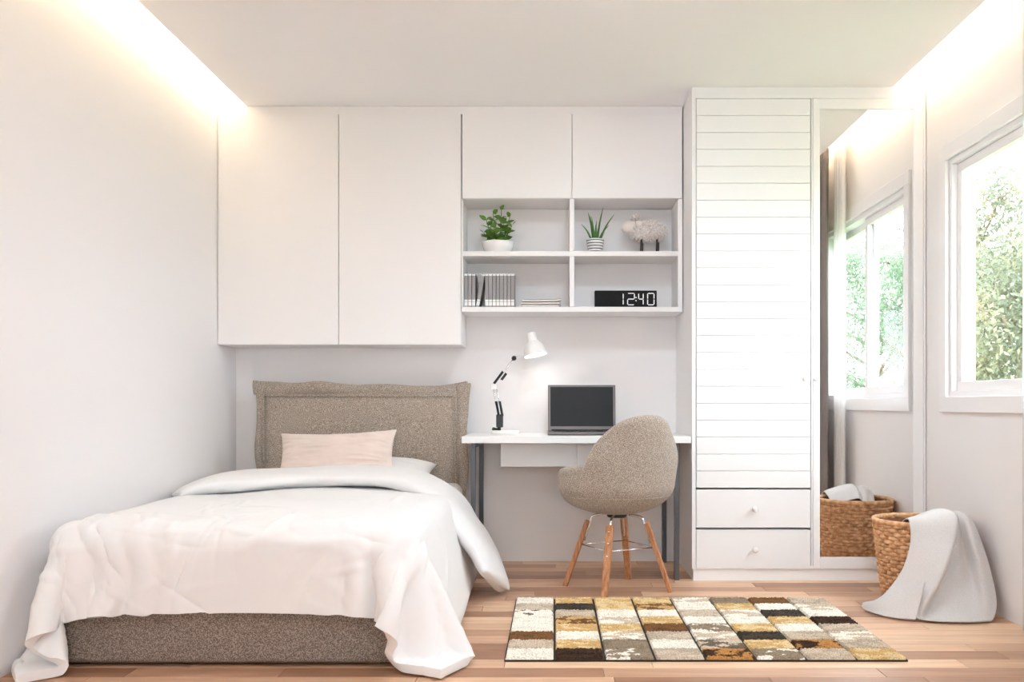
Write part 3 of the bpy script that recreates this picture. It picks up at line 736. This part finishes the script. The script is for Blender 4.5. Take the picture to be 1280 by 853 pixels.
# headboard: padded panel with a loose stitched flange around it
HX0, HX1, HZ = -1.655, -.545, .985; HY0, HY1 = 5.125, 5.225
def hb(u, v):
    x_ = HX0+(HX1-HX0)*u; z_ = .02+(HZ-.02)*v
    e = min(u, 1-u)*(HX1-HX0); ez = (1-v)*HZ; d = min(e, ez)
    pf = .030*(1-math.exp(-d/.03))
    return Vector((x_, HY0+.03-pf+.004*nz(x_*3, z_*3, 2)+.002*nz(x_*11, z_*7, 5), z_))
b = MB(); b.grid(hb, 60, 50); b.box(HX0, HX1, HY0+.03, HY1, .02, HZ)
b.build('headboard_panel', M['tweed'], bed, smooth=False)
for o in [bed.children[-1]]: smooth_angle(o, 40)
def flange(p0, p1, out, wd_, seed):
    p0 = Vector(p0); p1 = Vector(p1); out = Vector(out); L = (p1-p0).length
    def fn(u, v):
        s = u*L
        ww = wd_*(.85+.45*nz(s*2.2+seed, 1.3)+.14*nz(s*7+seed, 4.3)+1.5*abs(u-.5)**4*4)
        wv = .045*math.sin(v*math.pi*.5)*nz(s*4+seed, 7.7)+.012*math.sin(v*math.pi*.5)*nz(s*13+seed, 2.7)
        return p0.lerp(p1, u)+out*(ww*v-.012)+Vector((0, -1, 0))*(wv+.012*math.sin(v*math.pi))
    b = MB(); b.grid(fn, 90, 8)
    return b.build('headboard_flange', M['tweed'], bed, smooth=True, solid=.012, sub=1)
YFL = HY0+.035
flange((HX0-.055, YFL, HZ), (HX1+.055, YFL, HZ), (0, 0, 1), .075, 3)
flange((HX0, YFL+.004, .05), (HX0, YFL+.004, HZ+.055), (-1, 0, 0), .062, 9)
flange((HX1, YFL+.004, .05), (HX1, YFL+.004, HZ+.055), (1, 0, 0), .062, 15)
seam = [(HX0+.012, HY0+.004, .3), (HX0+.012, HY0+.004, HZ-.02), (HX1-.012, HY0+.004, HZ-.02), (HX1-.012, HY0+.004, .3)]
for a_, c_ in zip(seam[:-1], seam[1:]): MB().tube([a_, c_], .004, 8).build('headboard_seam', M['tweed'], bed, smooth=True)
mt = tag(MB().box(BX0+.01, BX1-.005, BYF+.03, BYH-.005, .302, .478).build('mattress', M['sheet'], None, bevel=.05, seg=6), 'white sheeted mattress on the tweed bed base', 'mattress')

# cloth solver
def cloth_sim(P, hx, hy, steps, collide, iters=14, g=-9.8, dt=.012, bend=.08, damp=.985, pin=None):
    P = P.copy(); V0 = P.copy(); d2 = math.hypot(hx, hy)
    cons = []
    def sl(a0, b0): cons.append((a0, b0))
    S = slice
    def add(di, dj, L, st):
        for ph in (0, 1):
            if di == 0: A = (S(None), S(ph, None)); 
            cons.append((di, dj, L, st, ph))
    for di, dj, L, st in ((0, 1, hx, 1), (1, 0, hy, 1), (1, 1, d2, .35), (1, -1, d2, .35), (0, 2, 2*hx, bend), (2, 0, 2*hy, bend)): add(di, dj, L, st)
    ny, nx = P.shape[:2]
    I, J = np.meshgrid(np.arange(ny), np.arange(nx), indexing='ij')
    idx = I*nx+J; batches = []
    for di, dj, L, st, ph in cons:
        ok = (I+di < ny) & (J+dj < nx) & (J+dj >= 0)
        key = (I//max(di, 1) if di else J//max(dj, 1)) % 2 == ph
        a = idx[ok & key]; b_ = a+di*nx+dj
        batches.append((a, b_, L, st))
    X = P.reshape(-1, 3); XP = X.copy(); PX = X.copy()
    for s in range(steps):
        vel = (X-XP)*damp; XP = X.copy(); X = X+vel; X[:, 2] += g*dt*dt
        if pin is not None: X[pin, :2] = PX[pin, :2]
        for it in range(iters):
            for a, b_, L, st in batches:
                d = X[b_]-X[a]; ln = np.linalg.norm(d, axis=1)+1e-9
                c_ = (d*((ln-L)/ln*.5*st)[:, None]); X[a] += c_; X[b_] -= c_
            if it % 3 == 2: X, XP = collide(X, XP)
        X, XP = collide(X, XP)
    return X.reshape(ny, nx, 3)
bc = np.array([(BX0+BX1)/2, (BYF+5.3)/2, .234]); bhf = np.array([(BX1-BX0)/2, (5.3-BYF)/2, .234]); RR = .07; TH = .022
def bed_collide(X, XP, mu=.35):
    p = X-bc; sk = np.clip((.42-X[:, 2])/.42, 0, 1)
    p[:, 0] -= np.where(X[:, 0] > BX1-.2, .10*sk, 0); p[:, 1] += np.where(X[:, 1] < BYF+.2, .02*sk, 0)
    q = np.abs(p)-(bhf-RR); qm = np.maximum(q, 0); l = np.linalg.norm(qm, axis=1)
    d = l+np.minimum(q.max(axis=1), 0)-RR
    hit = d < TH
    if hit.any():
        n = np.zeros_like(p); out = hit & (l > 1e-7)
        n[out] = qm[out]/l[out][:, None]*np.sign(p[out])
        ins = hit & ~out
        if ins.any():
            k = q[ins].argmax(axis=1); r = np.where(ins)[0]; n[r, k] = np.sign(p[r, k])
        X[hit] += n[hit]*(TH-d[hit])[:, None]
        XP[hit] += (X[hit]-XP[hit])*mu
    f = X[:, 2] < TH*.8; X[f, 2] = TH*.8; XP[f] += (X[f]-XP[f])*.5
    wl = X[:, 0] < XL+TH; X[wl, 0] = XL+TH; XP[wl] += (X[wl]-XP[wl])*.2
    return X, XP
h = .026
s0, s1 = BX0-.42, BX1+.40; t0_, t1_ = BYF-.205, 4.66
nx = int((s1-s0)/h)+1; ny = int((t1_-t0_)/h)+1
P = np.zeros((ny, nx, 3))
for j in range(ny):
    for i in range(nx):
        s = s0+i*h; t = t0_+j*h
        z = .53+.012*nz(s*4, t*4, 1)+.006*nz(s*13, t*13, 4)
        x_ = s
        if s < BX0-.035: z = z-(BX0-.035-s); x_ = BX0-.04+.008*nz(s*9, t*9, 3)
        P[j, i] = (x_, t+.004*nz(s*9, t*9, 8), z)
pins = (np.arange(ny*nx)//nx >= ny-3) & (P.reshape(-1, 3)[:, 0] > BX0) & (P.reshape(-1, 3)[:, 0] < BX1)
P = cloth_sim(P, h*1.02, h*1.02, 190, bed_collide, pin=pins)
# finer grid, then soft padding and creases along the normals
def upsample(G):
    G = np.concatenate([G, 2*G[-1:]-G[-2:-1]], 0); G = np.concatenate([G, 2*G[:, -1:]-G[:, -2:-1]], 1)
    n0, n1 = G.shape[0]-1, G.shape[1]-1; O = np.zeros((2*n0-1, 2*n1-1, 3))
    O[::2, ::2] = G[:n0, :n1]; O[1::2, ::2] = (G[:n0-1, :n1]+G[1:n0, :n1])/2; O[::2, 1::2] = (G[:n0, :n1-1]+G[:n0, 1:n1])/2
    O[1::2, 1::2] = (G[:n0-1, :n1-1]+G[1:n0, :n1-1]+G[:n0-1, 1:n1]+G[1:n0, 1:n1])/4
    Q = np.pad(O, ((1, 1), (1, 1), (0, 0)), mode='reflect', reflect_type='odd')
    return .5*O+.125*(Q[:-2, 1:-1]+Q[2:, 1:-1]+Q[1:-1, :-2]+Q[1:-1, 2:])
X2 = upsample(upsample(P)); ny, nx = X2.shape[:2]
Nn = np.cross(np.gradient(X2, axis=1), np.gradient(X2, axis=0)); Nn /= np.linalg.norm(Nn, axis=2, keepdims=True)+1e-9
hh = h/4
SS, TT = np.meshgrid(np.arange(nx)*hh, np.arange(ny)*hh); CR = np.zeros((ny, nx)); cg = random.Random(21)
w_bed0 = BX0-s0; w_bed1 = BX1-s0; t_edge = BYF-t0_
for k in range(150):
    near = cg.random()
    if near < .62: cs_ = cg.uniform(w_bed0+.02, w_bed1-.02); ct_ = t_edge+cg.gauss(.06, .13); an = cg.gauss(.0, .75)+math.pi/2*(cg.random() < .35)
    elif near < .84: cs_ = (w_bed0+cg.gauss(.10, .12)) if cg.random() < .5 else (w_bed1+cg.gauss(.0, .14)); ct_ = t_edge+cg.gauss(.05, .2); an = cg.gauss(math.pi/2, .5)
    else: cs_ = cg.uniform(w_bed0, w_bed1); ct_ = t_edge+cg.uniform(.1, .9); an = cg.uniform(0, math.pi)
    L_ = cg.uniform(.04, .15); W_ = cg.uniform(.007, .017); A_ = cg.uniform(.003, .0075)*(1 if cg.random() < .7 else -1); bw = cg.uniform(-1.2, 1.2)
    du = SS-cs_; dv_ = TT-ct_; p_ = du*math.cos(an)+dv_*math.sin(an); q_ = -du*math.sin(an)+dv_*math.cos(an)-bw*p_*p_
    CR += A_*np.exp(-(p_/L_)**2-(np.abs(q_)/W_)**1.6)
for j in range(ny):
    for i in range(nx):
        s = i*hh; t = j*hh; q = X2[j, i]
        d = .015*nz(s*2.3, t*2.3, 5)+CR[j, i]
        ws = s0+s; low = sstep(.50, .36, q[2])*sstep(BYF+.10, BYF-.02, q[1]) if q[0] < BX1+.12 else 0
        for sc_, wd_, k_, ph_ in ((BX1-.10, .13, 62, .5), (BX0+.20, .16, 54, 1.7)):
            d += .016*low*math.exp(-((ws-sc_+.10*(q[2]-.3))/wd_)**2)*math.sin(k_*(ws-sc_)+ph_+5*nz(s*3, t*3, 21))
        X2[j, i] += Nn[j, i]*d*(1 if Nn[j, i, 2] >= -.2 else .5)
X2[:, :, 2] = np.maximum(X2[:, :, 2], .018); X2[:, :, 0] = np.maximum(X2[:, :, 0], XL+.018)
duv = thing('duvet', 'rumpled white duvet draped over the bed down to the floor', 'duvet', (-1.1, 4.0, .5))
b = MB(); b.add([tuple(p) for p in X2.reshape(-1, 3)], [(j*nx+i, j*nx+i+1, (j+1)*nx+i+1, (j+1)*nx+i) for j in range(ny-1) for i in range(nx-1)])
o = b.build('cover', M['duvet'], duv, smooth=True, merge=False)
k = o.modifiers.new('thick', 'SOLIDIFY'); k.thickness = .030; k.offset = 0
k = o.modifiers.new('round', 'BEVEL'); k.width = .013; k.segments = 3; k.limit_method = 'ANGLE'; k.angle_limit = math.radians(60)
# folded back edge: a fat soft band lying across the top and down the right side
ctr = catmull([(-1.822, 4.32, .47), (-1.62, 4.44, .525), (-1.30, 4.56, .548), (-.98, 4.60, .552), (-.74, 4.56, .535), (-.55, 4.47, .455), (-.435, 4.38, .335), (-.335, 4.30, .20), (-.265, 4.22, .078)], 70)
def band(u, v):
    i = u*69; i0 = min(int(i), 68); f = i-i0; c_ = ctr[i0]*(1-f)+ctr[i0+1]*f; tg = ctr[i0+1]-ctr[i0]; tg /= np.linalg.norm(tg)
    wdir = np.array([0, 1, 0.])-tg*tg[1]; wdir /= np.linalg.norm(wdir); nrm = np.cross(tg, wdir); nrm = nrm if nrm[2] > 0 or nrm[0] > 0 else -nrm
    A = v*2*math.pi; e = 1-math.exp(-min(u, 1-u)*40)
    ce, se = math.cos(A), math.sin(A)
    ww = (.235-.03*sstep(.6, 1, u))*(1+.05*nz(u*5, 1.1)); th = (.062+.012*nz(u*6, 3.3))*(.75+.25*sstep(-.2, 1, ce))
    th *= (.35+.65*e); ww *= (.9+.1*e)
    p = c_+wdir*ww*math.copysign(abs(ce)**.85, ce)+nrm*th*math.copysign(abs(se)**.8, se)
    p += nrm*.008*nz(u*9+ce, ce*2.5, se)
    p[2] = max(p[2], .012); p[0] = max(p[0], XL+.01)
    return Vector(p)
b = MB(); b.grid(lambda u, v: band(v, u), 40, 90, True)
n = 40; L_ = len(b.v); b.f += [tuple(range(n)), tuple(range(L_-n, L_))]
b.build('folded_edge', M['duvet'], duv, smooth=True, sub=1, merge=False)

# pillows
def pillow(name, label, cat, m, loc, rot, w_, h_, t_, seed, group=None):
    b = MB(); N = 44
    def fn(u, v, s):
        a, c_ = u*2-1, v*2-1
        pin = 1-.17*(1-a*a)*abs(c_)**3; pinx = 1-.07*(1-c_*c_)*abs(a)**3
        tt = ((1-abs(a)**2.6)*(1-abs(c_)**2.6))**.55
        wr = .08*nz(a*2.3+seed, c_*2.3, s)+.09*(1-abs(nz(a*1.5+seed, c_*6, 3))*3.5)*(.25+.75*abs(a))
        return Vector((a*w_/2*pinx, c_*h_/2*pin, s*t_/2*tt*(1+wr*2.2)))
    for s in (1, -1): b.grid(lambda u, v: fn(u, v, s), N, N)
    o = b.build(name, m, None, smooth=True, sub=1); o.location = loc; o.rotation_euler = rot
    k = o.data
    bm = bmesh.new(); bm.from_mesh(k); bmesh.ops.remove_doubles(bm, verts=bm.verts, dist=1e-4); bmesh.ops.recalc_face_normals(bm, faces=bm.faces); bm.to_mesh(k); bm.free()
    return tag(o, label, cat, group)
pillow('pillow', 'white pillow lying flat at the headboard behind the blush cushion', 'pillow', M['sheet'], (-1.00, 4.945, .546), (math.radians(12), 0, 0), .70, .33, .135, 1.0)
pillow('cushion', 'blush pink oblong cushion leaning in front of the headboard', 'cushion', M['cushion'], (-1.160, 4.850, .640), (math.radians(64), math.radians(-2), 0), .64, .30, .13, 5.0)

# ---------------------------------------------------------------- wicker basket with throw
BKX, BKY = 1.716, 4.235; RT, RB, BH = .205, .158, .375
bk = thing('wicker_basket', 'round tan wicker basket standing by the wardrobe mirror', 'basket', (BKX, BKY, 0))
def brad(z): return RB+(RT-RB)*(z/BH)**.8
b = MB(); NS = 21
nring = 20
for k in range(nring):
    z = .012+(BH-.028)*k/(nring-1); R = brad(z)
    na_ = NS*8; sec = 8
    def ringf(u, v, R=R, z=z, k=k):
        a = 2*math.pi*u; q = 2*math.pi*v
        r = R+.0075*math.sin(a*NS+math.pi*k)+.0048*math.cos(q); return Vector((BKX+r*math.cos(a), BKY+r*math.sin(a), max(.002, z+.0098*math.sin(q))))
    b.grid(ringf, na_, sec+1, True)
wv = b.build('weave', M['wicker'], bk, smooth=True, merge=False); wv['kind'] = 'stuff'
b = MB()
for k in range(NS*2):
    a = 2*math.pi*(k+.5)/(NS*2); b.tube([(BKX+(brad(z)-.004)*math.cos(a), BKY+(brad(z)-.004)*math.sin(a), z) for z in (.004, BH*.33, BH*.66, BH-.004)], .0028, 5)
b.build('stakes', M['wicker'], bk, smooth=True, merge=False)['kind'] = 'stuff'
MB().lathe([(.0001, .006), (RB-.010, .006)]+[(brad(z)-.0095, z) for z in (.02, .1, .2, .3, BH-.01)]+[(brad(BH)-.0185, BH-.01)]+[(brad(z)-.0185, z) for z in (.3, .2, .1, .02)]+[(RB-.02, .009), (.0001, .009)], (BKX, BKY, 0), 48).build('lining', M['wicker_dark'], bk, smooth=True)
b = MB(); b.tube([(BKX+(RT+.001)*math.cos(a), BKY+(RT+.001)*math.sin(a), BH) for a in [2*math.pi*i/72 for i in range(72)]], .0125, 12, closed=True); b.build('rim', M['wicker'], bk, smooth=True)
b = MB(); b.tube([(BKX+(RB-.002)*math.cos(a), BKY+(RB-.002)*math.sin(a), .009) for a in [2*math.pi*i/60 for i in range(60)]], .0085, 10, closed=True); b.build('foot_ring', M['wicker'], bk, smooth=True)

rails = [
 [(1.60, 4.22, .33), (1.595, 4.13, .385), (1.590, 4.055, .398), (1.580, 4.010, .31), (1.535, 3.985, .19), (1.455, 3.985, .085), (1.40, 4.02, .035), (1.375, 4.065, .012)],
 [(1.64, 4.23, .35), (1.635, 4.12, .405), (1.632, 4.025, .408), (1.620, 3.970, .31), (1.575, 3.935, .19), (1.505, 3.920, .085), (1.440, 3.93, .030), (1.405, 3.955, .012)],
 [(1.69, 4.24, .37), (1.695, 4.12, .428), (1.700, 3.995, .420), (1.680, 3.935, .31), (1.630, 3.890, .19), (1.560, 3.865, .085), (1.500, 3.870, .028), (1.455, 3.885, .012)],
 [(1.735, 4.25, .38), (1.755, 4.12, .440), (1.768, 3.985, .428), (1.735, 3.925, .32), (1.675, 3.875, .20), (1.605, 3.845, .105), (1.555, 3.835, .045), (1.520, 3.835, .020)],
 [(1.755, 4.25, .37), (1.775, 4.12, .415), (1.785, 4.010, .400), (1.750, 3.990, .30), (1.690, 3.950, .18), (1.635, 3.895, .075), (1.585, 3.845, .014), (1.545, 3.815, .012)],
 [(1.765, 4.25, .36), (1.785, 4.12, .408), (1.792, 4.018, .392), (1.785, 3.997, .30), (1.760, 3.955, .18), (1.720, 3.890, .075), (1.655, 3.825, .014), (1.600, 3.780, .012)],
 [(1.775, 4.25, .36), (1.795, 4.12, .410), (1.800, 4.022, .395), (1.812, 4.002, .30), (1.820, 3.955, .18), (1.800, 3.885, .075), (1.735, 3.820, .014), (1.680, 3.770, .012)],
 [(1.795, 4.25, .36), (1.815, 4.13, .425), (1.820, 4.005, .420), (1.828, 3.940, .31), (1.838, 3.895, .19), (1.838, 3.850, .075), (1.800, 3.810, .014), (1.750, 3.770, .012)],
 [(1.83, 4.25, .35), (1.855, 4.15, .412), (1.866, 4.045, .405), (1.880, 3.975, .31), (1.893, 3.920, .19), (1.890, 3.865, .075), (1.855, 3.820, .014), (1.815, 3.785, .012)]]
RL = [catmull(r, 60) for r in rails]
NU = 70
Gd = [catmull([RL[k][j] for k in range(len(rails))], NU) for j in range(60)]
th = thing('throw_blanket', 'pale grey linen throw hanging over the basket rim onto the floor', 'blanket', (1.66, 3.9, 0))
b = MB(); vs = []
for j in range(60):
    for i in range(NU):
        p = Gd[j][i].copy(); u, v = i/(NU-1), j/59
        amp = .010*max(0, min(1, (v-.3)/.2))*max(0, min(1, (1-v)/.15))
        p[1] += amp*.3*math.sin(u*15+v*2); p[2] += .004*nz(u*5, v*5, 3)*(1 if p[2] > .05 else 0)
        p[2] = max(p[2], .008); vs.append(tuple(p))
b.add(vs, [(j*NU+i, j*NU+i+1, (j+1)*NU+i+1, (j+1)*NU+i) for j in range(59) for i in range(NU-1)])
b.build('cloth', M['throw'], th, smooth=True, solid=.006, sub=1, merge=False)
# turned-over corner lying on the left
flr = [[(1.582, 3.850, .165), (1.525, 3.880, .125), (1.460, 3.915, .088), (1.412, 3.960, .062), (1.374, 4.03, .036)],
       [(1.562, 3.838, .105), (1.512, 3.858, .082), (1.453, 3.888, .058), (1.410, 3.936, .042), (1.371, 4.022, .024)],
       [(1.540, 3.826, .050), (1.495, 3.842, .040), (1.445, 3.872, .030), (1.405, 3.922, .020), (1.371, 4.016, .013)],
       [(1.522, 3.808, .010), (1.485, 3.824, .010), (1.440, 3.852, .010), (1.404, 3.905, .010), (1.375, 4.00, .010)]]
FL = [catmull(r, 30) for r in flr]; Gf = [catmull([FL[k][j] for k in range(4)], 22) for j in range(30)]
b = MB(); b.add([tuple(Gf[j][i]) for j in range(30) for i in range(22)], [(j*22+i, j*22+i+1, (j+1)*22+i+1, (j+1)*22+i) for j in range(29) for i in range(21)])
b.build('turned_corner', M['throw'], th, smooth=True, solid=.006, sub=1, merge=False)

# ---------------------------------------------------------------- curtains at the window
def curtain(name, label, m, y0, y1, x0, amp, folds, seed):
    t = thing(name, label, 'curtain', (x0, (y0+y1)/2, 0))
    def fn(u, v):
        z = .015+v*(2.63-.015); a = 2*math.pi*folds*u
        k = .85+.15*nz(u*3+seed, z*1.2)
        return Vector((x0+amp*k*math.sin(a+.4*nz(u*2+seed, z*.6)), y0+(y1-y0)*u+.010*math.cos(a)*(1-.3*v), z))
    MB().grid(fn, folds*18, 24).build('fabric', m, t, smooth=True, solid=.0015)
    MB().tube([(x0, y0, 2.645), (x0, y1, 2.645)], .011, 10).build('track', M['matte_white'], t, smooth=True)
    return t
curtain('sheer_curtain', 'white sheer curtain gathered at the window, seen in the mirror', M['sheer'], 3.385, 3.585, 1.872, .022, 4, 2)
curtain('drape', 'heavy grey drape beside the sheer curtain, seen in the mirror', M['drape'], 2.72, 3.43, 1.805, .035, 8, 5)

# ---------------------------------------------------------------- trees and lawn outside
gr = MB().box(XR+T, 26, -24, 24, -.5, -.3).build('lawn', M['grass']); struct(gr, 'green lawn outside the window', 'lawn')
def tree(label, x, y, H, rad, m, n, seed, z0=.9):
    R = random.Random(seed); t = thing('tree', label, 'tree', (x, y, -.3), group='trees outside the window')
    ends = []
    b = MB(); pts = [(x, y, -.3), (x+.05, y+.03, H*.3), (x-.04, y+.05, H*.6), (x+.05, y, H*.9)]
    P = catmull(pts, 16); b.tube(P, [.13*(1-.8*i/15)+.01 for i in range(16)], 8)
    for k in range(16):
        f = .12+.85*k/15; p = P[min(15, int(f*15))]; az = k*2.4+R.uniform(-.3, .3); L = rad*(1.05-.6*abs(f-.45))*R.uniform(.7, 1)
        q = p+np.array([math.cos(az)*L*.6, math.sin(az)*L*.6, L*.35]); e = p+np.array([math.cos(az)*L, math.sin(az)*L, L*.6+R.uniform(0, .2)])
        b.tube(catmull([p, q, e], 6), [.05*(1-f*.6)*(1-.8*i/5)+.006 for i in range(6)], 6)
        for g in (.45, .7, .85, 1.0): ends.append(p*(1-g)+e*g)
        for s in range(3):
            d = np.array([R.uniform(-1, 1), R.uniform(-1, 1), R.uniform(-.2, .9)])*.45; s0_ = q*.5+e*.5; b.tube([s0_, s0_+d*.5, s0_+d], [.014, .009, .004], 5); ends.append(s0_+d)
    ends.append(P[-1]); ends.append(P[-3])
    b.build('trunk', M['bark'], t, smooth=True, merge=False)
    E = np.array(ends); rg = np.random.default_rng(seed)
    c = E[rg.integers(0, len(E), n)]+rg.normal(0, .20, (n, 3))
    a = rg.normal(0, 1, (n, 3)); a /= np.linalg.norm(a, axis=1)[:, None]; u = rg.normal(0, 1, (n, 3)); u -= a*(a*u).sum(1)[:, None]; u /= np.linalg.norm(u, axis=1)[:, None]
    w2 = np.cross(a, u); s = rg.uniform(.026, .052, (n, 1))
    V = np.stack([c-a*s, c+u*s*.45+w2*s*.12, c+a*s, c-u*s*.45+w2*s*.12], 1).reshape(-1, 3)-np.array([x, y, -.3])
    me = bpy.data.meshes.new('foliage'); F = np.arange(n*4).reshape(n, 4)
    me.from_pydata(V.tolist(), [], F.tolist()); me.materials.append(m)
    o = bpy.data.objects.new('foliage', me); COL.objects.link(o); o.parent = t; o['kind'] = 'stuff'
    return t
tree('tall olive green tree with airy crown outside the window', 6.3, 13.5, 3.95, 1.3, M['tree_a'], 22000, 11)
tree('lower yellowish tree crowding against the tall olive tree outside the window', 6.0, 11.5, 2.75, 1.2, M['tree_a'], 16000, 12)
tree('bright green tree reflected in the wardrobe mirror nearest the window frame', 6.6, -5.6, 4.1, 1.8, M['tree_b'], 20000, 13)
tree('second green tree reflected in the wardrobe mirror beside the sheer curtain', 6.6, -9.4, 3.9, 1.8, M['tree_b'], 16000, 14)
